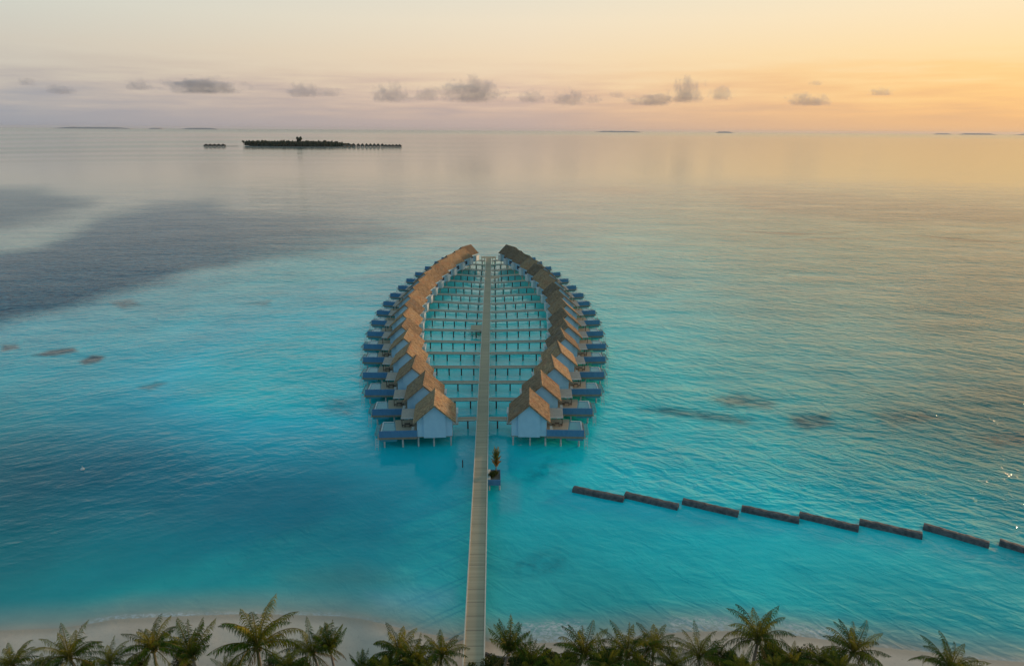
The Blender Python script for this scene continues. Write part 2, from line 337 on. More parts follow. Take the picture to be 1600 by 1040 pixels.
def build_water():
    rad = np.concatenate([[0.], np.geomspace(50, 700, 430), np.geomspace(700, 60000, 230)[1:]])
    ang = np.concatenate([np.linspace(-180, -46, 60, endpoint=False), np.linspace(-46, 46, 620), np.linspace(46, 180, 61)[1:-1]])
    A = np.radians(ang); Rr, AA = np.meshgrid(rad, A, indexing='ij')
    X = Rr*np.sin(AA); Y = Rr*np.cos(AA)
    px, py = to_px(X, Y); py = np.where(Y < 20, 1200, py); px = np.clip(np.where(Y < 20, 800, px), -300, 1900); py = np.clip(py, 204, 1110)
    # smooth interpolation of the bottom colours
    num = np.zeros(px.shape+(3,)); den = np.zeros(px.shape)
    for (a, b, r, gg, bb) in BODY:
        sy = 22+ (b-200)*.055; sx = 95
        w = np.exp(-.5*(((px-a)/sx)**2+((py-b)/sy)**2))+1e-9/(1+((px-a)/200)**2+((py-b)/60)**2)
        num += w[..., None]*np.array((r, gg, bb)); den += w
    C = num/den[..., None]
    amp = np.clip((py-204)/200, .1, 1)
    wx = np.sin(X*.021+2.1*np.sin(Y*.013))+.6*np.sin(X*.057+Y*.03+1.3*np.sin(Y*.041))+.35*np.sin(X*.13-Y*.11)
    wy = np.sin(Y*.019+1.7*np.sin(X*.016))+.6*np.sin(X*.043-Y*.035)+.35*np.sin(Y*.12+X*.08)
    qx = px+13*wx*amp; qy = py+4.5*wy*amp
    C = C*(1-sstep(560, 640, py)[..., None]*(1-np.clip(C[..., 1:2]/.34, .40, 1.1)**.85))
    C = np.minimum(C*(1+.75*sstep(300,520,py))[..., None]*(1-.22*sstep(950, 1550, px)*sstep(900, 600, py))[..., None]*np.array((.75,1.10,1.0)), .88)
    C = C*(1+(np.array((1.1, .75, .45))-0)*(sstep(650, 1300, px)*sstep(470, 320, py))[..., None])  # far-right sunset gleam brightened into the body colour
    C = C+np.array((.20, .13, .06))*(sstep(880, 1450, px)*sstep(300, 380, py)*sstep(700, 520, py))[..., None]  # warm sky sheen painted into the right-hand water colour, over the bottom tones
    ruf = np.zeros(px.shape); reef = np.zeros(px.shape)
    for (poly, soft, c, st) in LIGHT:
        k = poly_mask(px, py, poly, soft)*st; C = C*(1-k[..., None])+1.45*np.array(c)*k[..., None]
    for i, (poly, soft, c, st) in enumerate(REEF):
        k = poly_mask(qx, qy, poly, soft*(1.5 if i < 2 else 1.), soft*(.9 if i < 2 else .55))*st
        if i == 1: k = k*(1-.6*sstep(230, 640, px))
        C = C*(1-k[..., None])+np.array(c)*k[..., None]; reef = np.maximum(reef, k)
        if i < 2: ruf = np.maximum(ruf, k)
    # distance from the beach: last metres turn to wet sand, foam where the photograph has it
    d = Y-shore_y(X)
    sand = np.array((.50, .46, .38)); k = sstep(7.5, -.3, d)[..., None]
    k2 = k*(.75+.25*sstep(2., 0., d)[..., None]); C = C*(1-k2)+sand*k2
    foam = np.zeros(px.shape)
    for (x0, x1, d0, d1, st) in [(145,300,-.4,1.0,.9),(430,530,-.2,.9,.6),(300,420,-.2,.8,.55),(815,905,-.5,5.0,.95),(1050,1140,-.5,3.6,.8),(1225,1305,-.5,3.4,.8),(530,700,-.3,.5,.3),(1380,1600,-.3,.6,.4),(905,1050,-.3,1.,.45)]:
        foam = np.maximum(foam, sstep(x0-25, x0+10, px)*sstep(x1+25, x1-10, px)*sstep(d0-.4, d0+.1, d)*sstep(d1, d1*.6, d)*st)
    # how wavy: lee of the villas and the shallows are smooth, open lagoon to the right is choppy
    wav = (.40+.85*sstep(850, 1500, px))*(.62+.38*sstep(0, 450, px))
    wav += .12*sstep(760, 500, px)*sstep(700, 560, py)
    wav *= 1-.62*poly_mask(px, py, [(560,690),(940,690),(930,760),(1250,810),(1620,870),(1620,1100),(-50,1100),(-50,900),(300,790)], 45)*1.15
    wav *= 1-.72*poly_mask(px, py, [(700,405),(820,405),(870,500),(860,600),(800,690),(710,690),(650,600),(650,500)], 12)
    wav = np.where(py < 300, wav*(.55+.45*(py-204)/96), wav)
    far = sstep(214, 206, py-.0075*(px-800))*(.35+.65*sstep(1300, 300, px))
    streak = np.clip(.5+.5*np.sin(py*.9+px*.004+2*np.sin(px*.006))*1.2+.3*np.sin(px*.011+py*.3), 0, 1)*sstep(265, 235, py)*sstep(205, 212, py)*sstep(900, 200, px)
    ruf = np.maximum(ruf, np.maximum(far*.85, streak*.5))
    wav += ruf*.45
    nr, na = X.shape
    V = np.stack([X, Y, np.zeros_like(X)], -1).reshape(-1, 3)
    i = np.arange(nr-1)[:, None]*na; j = np.arange(na)[None, :]; jn = (j+1) % na
    Q = np.stack([i+j, i+jn, i+na+jn, i+na+j], -1).reshape(-1, 4)[:, ::-1]
    Q = Q[na:]                                   # drop the degenerate hub (it lies under the beach)
    me = bpy.data.meshes.new('lagoon_water'); me.vertices.add(len(V)); me.vertices.foreach_set('co', V.ravel())
    me.loops.add(Q.size); me.loops.foreach_set('vertex_index', Q.ravel().astype(np.int32))
    me.polygons.add(len(Q)); me.polygons.foreach_set('loop_start', np.arange(0, Q.size, 4, dtype=np.int32)); me.polygons.foreach_set('loop_total', np.full(len(Q), 4, dtype=np.int32))
    me.update(calc_edges=True); me.validate()
    a = me.color_attributes.new('BottomSheen', 'FLOAT_COLOR', 'POINT'); a.data.foreach_set('color', np.concatenate([C, np.ones(C.shape[:2]+(1,))], -1).astype(np.float32).ravel())
    b = me.color_attributes.new('Surface', 'FLOAT_COLOR', 'POINT'); b.data.foreach_set('color', np.stack([wav, foam, ruf, reef], -1).astype(np.float32).ravel())
    m, g, p = mat('lagoon_surface', (.02, .3, .35), .1, .5)
    p.inputs['IOR'].default_value = 1.333
    bo = g.n('ShaderNodeVertexColor', layer_name='BottomSheen').outputs[0]; sf = g.n('ShaderNodeVertexColor', layer_name='Surface')
    ss = g.n('ShaderNodeSeparateColor'); g.link(sf.outputs[0], ss.inputs[0]); wv, fm, rf = ss.outputs[0], ss.outputs[1], ss.outputs[2]
    geo = g.n('ShaderNodeNewGeometry').outputs['Position']
    dist = g.vmath('LENGTH', geo).outputs['Value']
    # patchy bottom
    n1 = g.noise(geo, .045, 5, .6); n2 = g.noise(g.mapping(geo, (1, 1, 1)), .35, 4, .65)
    c = g.mix(1., bo, g.ramp(n1, [(.3, (.84, .84, .86, 1)), (.7, (1.14, 1.14, 1.12, 1))]), 'MULTIPLY')
    c = g.mix(g.math('MULTIPLY', sf.outputs[1], .8), c, g.mix(1., c, g.ramp(n2, [(.35, (.35, .35, .4, 1)), (.6, (1.5, 1.35, 1.25, 1))]), 'MULTIPLY'))
    # foam
    fn = g.noise(g.mapping(geo, (1, 1.6, 1)), 1.4, 6, .75, .6)
    fk = g.math('MULTIPLY', g.rng(fn, .42, .6), fm, clamp=True)
    c = g.mix(fk, c, (.62, .66, .68, 1))
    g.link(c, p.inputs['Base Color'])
    # waves: heights in metres
    def layer(scale, crest, sx, sy, det, seed, dist_=0.):
        q = g.mapping(geo, (1, 1, 1), (0, 0, math.radians(-crest)), (seed, seed*.7, 0))
        return g.noise(g.mapping(q, (sx, sy, 1)), scale, det, .55, dist_)
    swell = layer(.10, -38, .4, 1.5, 2, 3)
    chop = layer(.30, -40, .55, 1.25, 4, 17, .7)
    chop2 = layer(.34, 34, .42, 1.3, 3, 31, .4)
    rip = layer(1.4, -25, .6, 1.3, 3, 57)
    xs_ = g.n('ShaderNodeSeparateXYZ'); g.link(geo, xs_.inputs[0])
    hgt = g.math('ADD', g.math('MULTIPLY', swell, .8), g.math('MULTIPLY', chop, g.rng(xs_.outputs[0], -120., 40., .45, 1.15)))
    hgt = g.math('ADD', hgt, g.math('MULTIPLY', chop2, g.rng(xs_.outputs[0], -100., 60., .95, .3)))
    hgt = g.math('ADD', hgt, g.math('MULTIPLY', rip, g.rng(dist, 150., 500., .15, .05)))
    gust = g.rng(g.noise(g.mapping(geo, (.5, 1.4, 1), (0, 0, -.4)), .03, 5, .65), .3, .7, .45, 1.5)
    hgt = g.math('MULTIPLY', hgt, g.math('MULTIPLY', wv, gust))
    fade = g.rng(dist, 240., 1300., 1., .07)
    hgt = g.math('MULTIPLY', hgt, g.math('MAXIMUM', fade, g.math('MULTIPLY', rf, .35)))
    bn = g.n('ShaderNodeBump'); bn.inputs['Distance'].default_value = 1.0; bn.inputs['Strength'].default_value = .8
    g.link(hgt, bn.inputs['Height']); g.link(bn.outputs[0], p.inputs['Normal'])
    ro = g.math('ADD', g.rng(dist, 80., 1500., .06, .115), g.math('MULTIPLY', rf, .18))
    ro = g.math('ADD', ro, g.math('MULTIPLY', fk, .4))
    g.link(ro, p.inputs['Roughness']); g.put(p.inputs['Specular IOR Level'], g.math('SUBTRACT', g.rng(dist, 110., 900., .30, .95), g.math('MULTIPLY', rf, .42)))
    me.materials.append(m); me.polygons.foreach_set('use_smooth', [True]*len(me.polygons))
    return tag(mobj('water', me), kind='structure')
build_water()

# ------------------------------------------------------------------ beach
def build_beach():
    xs = np.linspace(-400, 400, 900); ys = np.concatenate([np.linspace(-260, 55, 60, endpoint=False), np.linspace(55, 108, 170)])
    X, Y = np.meshgrid(xs, ys, indexing='ij')
    d = shore_y(X)-Y
    Z = np.where(d > 0, .95*(1-np.exp(-d/7.))+.02*d*np.exp(-d/40), .13*d)+.03*np.sin(X*.7+np.sin(Y*.9))*sstep(1, 4, d)
    Z = np.clip(Z, -1.2, 3); n1, n2 = X.shape
    V = np.stack([X, Y, Z], -1).reshape(-1, 3)
    i = np.arange(n1-1)[:, None]*n2; j = np.arange(n2-1)[None, :]
    Q = np.stack([i+j, i+n2+j, i+n2+j+1, i+j+1], -1).reshape(-1, 4)
    me = bpy.data.meshes.new('beach'); me.from_pydata(V.tolist(), [], Q.tolist())
    m, g, p = mat('pale_coral_sand', (.4, .38, .34), .95, .1)
    geo = g.n('ShaderNodeNewGeometry').outputs['Position']; sp = g.n('ShaderNodeSeparateXYZ'); g.link(geo, sp.inputs[0])
    dry = g.mix(g.rng(g.noise(geo, .12, 5, .6), .3, .7), (.62, .545, .46, 1), (.53, .465, .395, 1))
    dry = g.mix(g.rng(g.noise(geo, 1.8, 4, .7), .55, .75, 0, .3), dry, (.22, .195, .16, 1))
    edge = g.math('ADD', sp.outputs[2], g.math('MULTIPLY', g.math('SUBTRACT', g.noise(geo, .25, 3), .5), .14))
    c = g.mix(g.rng(edge, .06, .34), (.43, .385, .32, 1), dry)
    g.link(c, p.inputs['Base Color'])
    bn = g.n('ShaderNodeBump'); bn.inputs['Distance'].default_value = .06; g.link(g.noise(geo, 1.2, 5, .7), bn.inputs['Height']); g.link(bn.outputs[0], p.inputs['Normal'])
    me.materials.append(m); me.polygons.foreach_set('use_smooth', [True]*len(me.polygons))
    return tag(mobj('beach', me), kind='structure')
build_beach()

# ------------------------------------------------------------------ pier frame of reference
DZ = 2.5                                                     # deck level
A0 = P(740, 1035, DZ); B0 = P(763.5, 402, DZ)
DV = (B0-A0).normalized(); NV = Vector((DV.y, -DV.x, 0)); PIER_RZ = math.atan2(-DV.x, DV.y)
def PS(s, t, z=0): q = A0+DV*s+NV*t; return Vector((q.x, q.y, z))

def build_pier():
    r = empty('walkway_pier', A0*1.0, PIER_RZ); r.location.z = 0
    tag(r, 'long straight grey-brown plank walkway with pale edges running from the beach into the lagoon', 'pier')
    MB().box(-1.25, 1.25, -13, 284, DZ-.12, DZ).build('deck', M['planks'], r)
    b = MB()
    for x in (-1.0, 1.0): b.box(x-.12, x+.12, -13, 283.8, DZ-.5, DZ-.123)
    b.build('deck_beam', M['beam'], r)
    for sx in (-1, 1):
        k = MB(); k.box(sx*1.253, sx*1.41, -13, 283.9, DZ-.30, DZ+.14); k.build('kerb', M['kerb'], r)
    pm = MB().tube([(0, 0, -2.5), (0, 0, DZ-.5)], .17, 8)
    first = None
    for i in range(45):
        for sx in (-1, 1):
            if first is None: first = pm.build('pile', M['stilt'], r, True); o = first
            else: o = first.copy(); COL.objects.link(o)
            o.location = (sx*1.0, 9+i*6.2, 0)
    # end platform, and two small side landings
    MB().box(-3.9, 3.9, 284.003, 288.5, DZ-.14, DZ+.002).build('end_platform', M['planks'], r)
    e = MB()
    for z in (DZ+.5, DZ+1.0): e.beam((-3.8, 288.3, z), (3.8, 288.3, z), .06)
    for k in range(9): e.beam((-3.8+k*.95, 288.3, DZ), (-3.8+k*.95, 288.3, DZ+1.0), .06)
    e.build('end_railing', M['white'], r)
    for k in range(6):
        o = first.copy(); COL.objects.link(o); o.location = (-3.6+k*1.44, 287.8, 0)
    MB().prism([(-1.42, 148.5), (-5.2, 150.6), (-5.2, 155.8), (-1.42, 155.8)], DZ-.14, DZ-.003).build('side_landing', M['planks'], r)
    MB().prism([(1.42, 232.5), (5.2, 234), (5.2, 239), (1.42, 239)], DZ-.14, DZ-.003).build('side_landing', M['planks'], r)
    MB().prism([(-5.25, 150.5), (-1.42, 148.4), (-1.42, 148.1), (-5.25, 150.2)], DZ-.7, DZ+.1).build('landing_fascia', M['beam'], r)
    for x, y in ((-4.8, 151.3), (-4.8, 155.2), (4.8, 234.6), (4.8, 238.4)):
        o = first.copy(); COL.objects.link(o); o.location = (x, y, 0)
build_pier()

# ------------------------------------------------------------------ villas
def make_villa(sx):
    """sx=+1: right row (outward is +x), -1: left row. Local origin = where its footbridge meets the house."""
    r = empty('overwater_villa')
    X = lambda u: sx*u
    zb, ze, za = DZ, 6.1, 10.15
    cu = 3.85; hw = 3.85
    def zroof(u): return za-.28-(abs(u-cu))*(za-ze)/4.62
    # walls: gabled box and projecting bay
    w = MB(); y0, y1 = -9.7, -1.1
    prof = [(0, zb-.15), (7.7, zb-.15), (7.7, zroof(7.7)), (cu, zroof(cu)), (0, zroof(0))]
    def gable(prof, y0, y1):
        vs = [(X(u), y0, z) for u, z in prof]+[(X(u), y1, z) for u, z in prof]; n = len(prof)
        return vs, [tuple(range(n)), tuple(range(n, 2*n))[::-1]]+[(i, n+i, n+(i+1) % n, (i+1) % n) for i in range(n)]
    w.add(*gable(prof, y0, y1)); o = w.build('wall', M['wall'], r)
    b = MB(); pb = [(1.45, zb-.28), (6.25, zb-.28), (6.25, zroof(6.25)-.02), (cu, zroof(cu)-.02), (1.45, zroof(1.45)-.02)]
    b.add(*gable(pb, y0-.38, y0-.004)); b.build('gable_bay', M['wall'], o)
    # roof: overlapping shingle courses on both slopes
    rf = MB(); n = 13; ov0, ov1 = -10.75, -.35
    for side in (-1, 1):
        for k in range(n):
            t0, t1 = k/n, (k+1.25)/n
            ju = (rnd.random()-.5)*.10
            ua, ub = cu+side*4.62*t0, cu+side*4.62*min(t1, 1.01)
            z0 = za-(za-ze)*t0; z1 = za-(za-ze)*min(t1, 1.01)+.07
            a = ov0-.02*(k % 2)+ju*.5; c = ov1+ju
            segs = 1
            nn = Vector((side*(za-ze), 0, 4.62)).normalized()*.2
            vs = []
            for (u, z, y) in ((ua, z0, a), (ub, z1, a), (ub, z1, c), (ua, z0, c)):
                vs.append((X(u), y, z))
            for (u, z, y) in ((ua, z0, a), (ub, z1, a), (ub, z1, c), (ua, z0, c)):
                vs.append((X(u-nn.x), y, z-nn.z))
            rf.add(vs, [(0,1,2,3),(7,6,5,4),(0,4,5,1),(1,5,6,2),(2,6,7,3),(3,7,4,0)])
    ro = rf.build('roof', M['roof'], r)
    rc = MB(); rc.add([(X(cu-.32), ov0-.05, za-.2), (X(cu), ov0-.05, za+.1), (X(cu+.32), ov0-.05, za-.2), (X(cu-.32), ov1+.05, za-.2), (X(cu), ov1+.05, za+.1), (X(cu+.32), ov1+.05, za-.2)],
                      [(0,1,4,3),(1,2,5,4),(0,2,1),(3,4,5),(0,3,5,2)])
    rc.build('ridge_cap', M['roof'], ro)
    for side in (-1, 1):
        vb = MB(); vb.beam((X(cu+side*.02), ov0+.02, za-.30), (X(cu+side*4.6), ov0+.02, ze-.22), .07, .22); vb.build('barge_board', M['beam'], ro)
    # floor under house and the terrace
    MB().box(X(-.05), X(7.75), -9.6, -.9, zb-.34, zb-.155).build('floor_frame', M['beam'], r)
    pu = 12.1
    d = MB(); d.prism([(X(7.705), -9.72), (X(pu), -9.72), (X(pu+1.1), -1.75), (X(pu+1.1), -.6), (X(7.705), -.6)], zb-.12, zb)
    d.build('terrace_deck', M['deck'], r)
    e = MB(); e.box(X(7.76), X(16.35), -9.95, -9.73, zb-.5, zb-.02); e.box(X(7.76), X(16.35), -9.72, -9.5, zb-.42, zb-.125)
    e.box(X(7.76), X(13.2), -.8, -.58, zb-.42, zb-.125); e.box(X(16.1), X(16.34), -9.49, -2., zb-.42, zb-.125)
    e.build('edge_beam', M['beam'], r)
    # plunge pool behind the blue screen
    pl = MB(); pi = [(pu+.02, -9.7), (15.85, -9.7), (15.85, -1.75), (pu+1.1, -1.75)]
    pl.prism([(X(u), y) for u, y in pi], zb-1.1, zb-.1); po = pl.build('pool', M['pooltile'], r)
    pw = MB(); pin = [(pu+.3, -9.5), (15.65, -9.5), (15.65, -1.95), (pu+1.35, -1.95)]
    pw.prism([(X(u), y) for u, y in pin], zb-.095, zb-.03); pw.build('pool_water', M['poolwater'], po)
    cp = MB(); cp.box(X(15.66), X(15.95), -9.7, -1.7, zb-.097, zb+.08); cp.box(X(pu+1.36), X(15.655), -1.94, -1.65, zb-.097, zb+.08); cp.build('pool_coping', M['white'], po)
    MB().box(X(7.72), X(15.95), -9.93, -9.73, zb-.015, zb+1.5).build('screen_wall', M['screen'], r)
    # net hammock over the water with white frame, and steps
    nf = MB(); a = 16.0; bb = 16.95
    for (p, q) in (((a, -9.3), (a, -3.2)), ((bb, -9.0), (bb, -3.4)), ((a, -9.3), (bb, -9.0)), ((a, -3.2), (bb, -3.4))):
        nf.beam((X(p[0]), p[1], zb-.1 if p[0] == a else zb+.25), (X(q[0]), q[1], zb-.1 if q[0] == a else zb+.25), .09)
        no = nf.build('net_frame', M['stilt'], r)
    nn_ = MB()
    for k in range(24): y = -9.15+k*.25; nn_.beam((X(a+.05), y, zb-.12), (X(bb-.05), y, zb+.2), .05, .03)
    for k in range(6): u = a+.15+k*.2; nn_.beam((X(u), -9.1, zb-.1+.25*(k*.2)), (X(u), -3.3, zb-.1+.25*(k*.2)), .045, .03)
    nn_.build('net', M['stilt'], no)
    st = MB()
    for k in range(6): st.box(X(16.1), X(16.8), -10.1-.15*k, -9.95-.15*k, zb-.25-.3*k, zb-.19-.3*k)
    for u in (16.1, 16.8): st.beam((X(u), -9.98, zb-.1), (X(u), -10.95, -.1), .05, .1)
    for u in (16.1, 16.8): st.beam((X(u), -9.98, zb-.1), (X(u), -9.98, zb+.7), .05)
    st.build('water_steps', M['white'], r)
    # covered sitting place
    pg = MB()
    for k in range(9):
        t = k/9; yy0 = -4.3+t*4.1; z = 4.55+.55*t
        pg.add([(X(7.75), yy0, z), (X(11.6), yy0, z), (X(11.6), yy0+.5, z+.03), (X(7.75), yy0+.5, z+.03)]+[(X(7.75), yy0, z-.09), (X(11.6), yy0, z-.09), (X(11.6), yy0+.5, z-.06), (X(7.75), yy0+.5, z-.06)],
               [(0,1,2,3),(7,6,5,4),(0,4,5,1),(1,5,6,2),(2,6,7,3),(3,7,4,0)])
    p = pg.build('terrace_roof', M['pergola'], r)
    MB().box(X(7.76), X(11.62), -4.4, -4.31, 4.38, 4.6).build('fascia', M['white'], p)
    for u, y in ((11.4, -4.2), (11.4, -.8)):
        MB().box(X(u-.07), X(u+.07), y-.07, y+.07, zb+.002, 4.5 if y < -2 else 4.9).build('post', M['dark'], r)
    MB().box(X(7.703), X(7.74), -7.6, -1.6, zb+.1, zb+2.5).build('terrace_door', M['glass'], r)
    # stilts
    sm = None
    for u in (.35, 4.1, 7.5, 10.9, 14.9):
        for y in (-9.5, -1.5):
            if u > 14 and y > -2: y = -2.2
            if sm is None: s0 = MB().tube([(0, 0, -3), (0, 0, zb-.34)], .2, 10).build('stilt', M['stilt'], r, True); sm = s0; oo = s0
            else: oo = sm.copy(); COL.objects.link(oo)
            oo.location = (X(u), y, 0)
    # entrance on the pier side
    en = MB(); en.box(X(-1.15), X(-.97), -3.6, -.9, zb-.02, zb+2.6); en.box(X(-.965), X(-.004), -3.6, -3.42, zb-.02, zb+2.6); en.build('porch_wall', M['white'], r)
    MB().box(X(-1.3), X(-.003), -3.8, -.5, zb+2.605, zb+2.75).build('porch_roof', M['white'], r)
    MB().box(X(-1.3), X(-.052), -3.7, .1, zb-.2, zb-.025).build('porch_floor', M['deck'], r)
    do = MB(); do.box(X(-.035), X(-.003), -2.9, -1.5, zb, zb+2.2); do.build('door', M['door'], r)
    MB().box(X(-.075), X(-.036), -1.72, -1.66, zb+1.0, zb+1.15).build('handle', M['white'], bpy.data.objects[[o for o in bpy.data.objects if o.parent == r and o.name.startswith('door')][-1].name])
    wi = MB(); wi.box(X(-.035), X(-.003), -7.9, -5.0, zb+.5, zb+2.4); wf = wi.build('window', M['door'], r)
    MB().box(X(-.05), X(-.036), -7.75, -5.15, zb+.65, zb+2.25).build('pane', M['glass'], wf)
    return r

S_ = [77.4, 89.5, 101.8, 114.3, 127.2, 139.2, 152.6, 165.8, 178.7, 191.8, 205.0, 218.3, 231.5, 244.8, 258.2, 270.8, 281.5]
T_ = [6.5, 9.9, 13.5, 16.2, 18.4, 20.2, 21.3, 22.0, 22.1, 21.6, 20.7, 19.1, 17.1, 14.6, 11.3, 7.7, 5.0]
S_ = [v*.992 for v in S_]; T_ = [v*.992 for v in T_]
PH = [-3, -2, 0, 1, 2, 4, 5, 7, 9, 11, 13, 16, 19, 22, 24, 26, 28]
ORD = ['first', 'second', 'third', 'fourth', 'fifth', 'sixth', 'seventh', 'eighth', 'ninth', 'tenth', 'eleventh', 'twelfth', 'thirteenth', 'fourteenth', 'fifteenth', 'sixteenth', 'seventeenth']
protoL = make_villa(-1); protoR = make_villa(1); index_kids()
VILLA_POS = []
for sx, proto, side in ((-1, protoL, 'left'), (1, protoR, 'right')):
    for i in range(len(S_)):
        o = proto if i == 0 else copy_tree(proto)
        o.location = PS(S_[i], sx*(T_[i]+.55), 0); rz = PIER_RZ+sx*math.radians(PH[i]); o.rotation_euler = (0, 0, rz)
        which = {0: 'nearest', 16: 'farthest'}.get(i, ORD[i]+' nearest')
        tag(o, f'pale blue overwater villa with brown shingle gable roof, {which} in the {side} row', 'villa', 'overwater villas in two curved rows')
        VILLA_POS.append((sx, i, o.location.copy(), rz))

# ------------------------------------------------------------------ footbridges
for (sx, i, loc, rz) in VILLA_POS:
    L = (T_[i]+.55-1.43)/math.cos(math.radians(PH[i]))-1.2
    b = empty('footbridge', loc, rz)
    which = {0: 'nearest', 16: 'farthest'}.get(i, ORD[i]+' nearest')
    tag(b, f'narrow timber footbridge leading to the {which} villa of the {"left" if sx < 0 else "right"} row', 'footbridge', 'footbridges between walkway and villas')
    x0, x1 = -sx*1.31, -sx*(1.31+L)
    th = math.tan(math.radians(PH[i]))*.65
    MB().prism([(x0, -1.7), (x1, -1.7), (x1, 0), (x0, 0)], DZ-.13, DZ-.012).build('deck', M['deck'], b)
    MB().box(x0, x1+sx*.5, -1.6, -1.4, DZ-.32, DZ-.134).box(x0, x1+sx*.5, -.28, -.08, DZ-.32, DZ-.134).build('beam', M['beam'], b)
    rl = MB(); rl.box(x0, x1+sx*.4, -.07, .0, DZ-.01, DZ+.13); rl.box(x0, x1+sx*.4, -1.76, -1.66, DZ-.14, DZ+.13); rl.build('kerb', M['kerb'], b)
    n = max(1, int(round(L/3.7))); f0 = None
    for k in range(n):
        x = x0+(x1-x0)*(k+.5)/n
        for y in (-.85,):
            if f0 is None: f0 = MB().tube([(0, 0, -2), (0, 0, DZ-.32)], .2, 6).build('pile', M['pile'], b, True); o = f0
            else: o = f0.copy(); COL.objects.link(o)
            o.location = (x, y, 0)

# ------------------------------------------------------------------ terrace furniture on the nearest villas
def make_set():
    r = empty('dining_set'); r.name = 'patio_table'
    MB().box(-.55, .55, -.4, .4, .70, .75).build('table_top', M['dark'], r)
    for a in (-1, 1):
        for b in (-1, 1): MB().box(a*.48-.03, a*.48+.03, b*.33-.03, b*.33+.03, 0, .699).build('leg', M['dark'], r)
    return r
def make_chair():
    r = empty('patio_chair')
    MB().box(-.25, .25, -.25, .25, .40, .46).build('seat', M['dark'], r)
    MB().add([(-.25, .22, .46), (.25, .22, .46), (.25, .34, .95), (-.25, .34, .95), (-.25, .27, .46), (.25, .27, .46), (.25, .39, .95), (-.25, .39, .95)], [(0,1,2,3),(7,6,5,4),(0,4,5,1),(1,5,6,2),(2,6,7,3),(3,7,4,0)]).build('backrest', M['dark'], r)
    for a in (-1, 1):
        for b in (-1, 1): MB().box(a*.21-.025, a*.21+.025, b*.21-.025, b*.21+.025, 0, .399).build('leg', M['dark'], r)
    return r
def make_lounger():
    r = empty('sun_lounger')
    MB().box(-.33, .33, -.95, .45, .28, .34).build('frame', M['dark'], r)
    MB().box(-.31, .31, -.93, .42, .343, .44).build('cushion', M['cushion'], r)
    MB().add([(-.31, .43, .36), (.31, .43, .36), (.31, .98, .78), (-.31, .98, .78), (-.31, .38, .44), (.31, .38, .44), (.31, .93, .86), (-.31, .93, .86)], [(0,1,2,3),(7,6,5,4),(0,4,5,1),(1,5,6,2),(2,6,7,3),(3,7,4,0)]).build('backrest', M['cushion'], r)
    for a in (-1, 1):
        for b in (-.85, .38): MB().box(a*.28-.03, a*.28+.03, b-.03, b+.03, 0, .279).build('leg', M['dark'], r)
    return r
T0, C0, L0 = make_set(), make_chair(), make_lounger(); index_kids(); used = set()
def place(proto, p, rz, label, cat, group):
    o = copy_tree(proto) if proto.name in used else proto
    used.add(proto.name); o.location = p; o.rotation_euler = (0, 0, rz); tag(o, label, cat, group)
for (sx, i, loc, rz) in VILLA_POS:
    if i > 4: continue
    mw = Matrix.Translation(loc) @ Matrix.Rotation(rz, 4, 'Z'); sd = 'left' if sx < 0 else 'right'
    wh = 'nearest' if i == 0 else ORD[i]+' nearest'
    place(T0, mw @ Vector((sx*10.2, -4.5, DZ+.002)), rz, f'dark table under the terrace roof of the {wh} {sd} villa', 'table', 'terrace tables')
    place(C0, mw @ Vector((sx*9.3, -4.5, DZ+.002)), rz+math.radians(90), f'dark chair on the house side of the terrace table, {wh} {sd} villa' if sx > 0 else f'dark chair on the pool side of the terrace table, {wh} {sd} villa' if False else f'dark chair between house and terrace table of the {wh} {sd} villa', 'chair', 'terrace chairs')
    place(C0, mw @ Vector((sx*11.1, -4.5, DZ+.002)), rz-math.radians(90), f'dark chair between terrace table and pool of the {wh} {sd} villa', 'chair', 'terrace chairs')
    place(L0, mw @ Vector((sx*8.9, -7.3, DZ+.002)), rz+.15*sx, f'cream cushioned lounger on the terrace of the {wh} {sd} villa', 'lounger', 'terrace loungers')

# ------------------------------------------------------------------ breakwater
BW = [((896,762),(975,778)), ((977,771),(1060,790)), ((1067,781),(1154,801)), ((1159,792),(1249,811)), ((1249,802),(1342,824)), ((1343,813),(1441,835)), ((1443,820),(1546,849)), ((1562,845),(1655,872))]
nr = np.random.RandomState(3)
for k, (a, b) in enumerate(BW):
    p, q = P(*a, .5), P(*b, .5); L = (q-p).length; n = int(L/.35)
    mb = MB(); rows = []
    prof = [(-.95, -1.5), (-.85, .1), (-.72, .66), (-.3, .80), (.3, .80), (.72, .66), (.85, .1), (.95, -1.5)]
    for i in range(n+1):
        jit = nr.normal(0, .012, (len(prof), 3)); jit[[0, -1]] = 0; lump = .03*math.sin(i*1.1+k)+.03*math.sin(i*.43+k*2)
        for j, (yy, zz_) in enumerate(prof): rows.append((i*L/n+jit[j][0], yy+jit[j][1], zz_+jit[j][2]+(lump if zz_ > .2 else 0)))
    m_ = len(prof)
    fs = [(i*m_+j, (i+1)*m_+j, (i+1)*m_+j+1, i*m_+j+1) for i in range(n) for j in range(m_-1)]+[tuple(range(m_)), tuple(range(n*m_, (n+1)*m_))[::-1]]
    mb.add(rows, [f[::-1] for f in fs]); o = mb.build('breakwater_wall', M['rock'])
    o.location = (p.x, p.y, 0); o.rotation_euler = (0, 0, math.atan2(q.y-p.y, q.x-p.x))
    wh = ['leftmost section, the one nearest the walkway', 'second section from the left end', 'third section from the left end', 'fourth section from the left end', 'fifth section from the left end', 'sixth section from the left end', 'long section just left of the widest gap', 'rightmost section, cut off by the picture edge'][k]
    tag(o, 'low dark stone breakwater, '+wh, 'breakwater', 'breakwater sections right of the walkway')

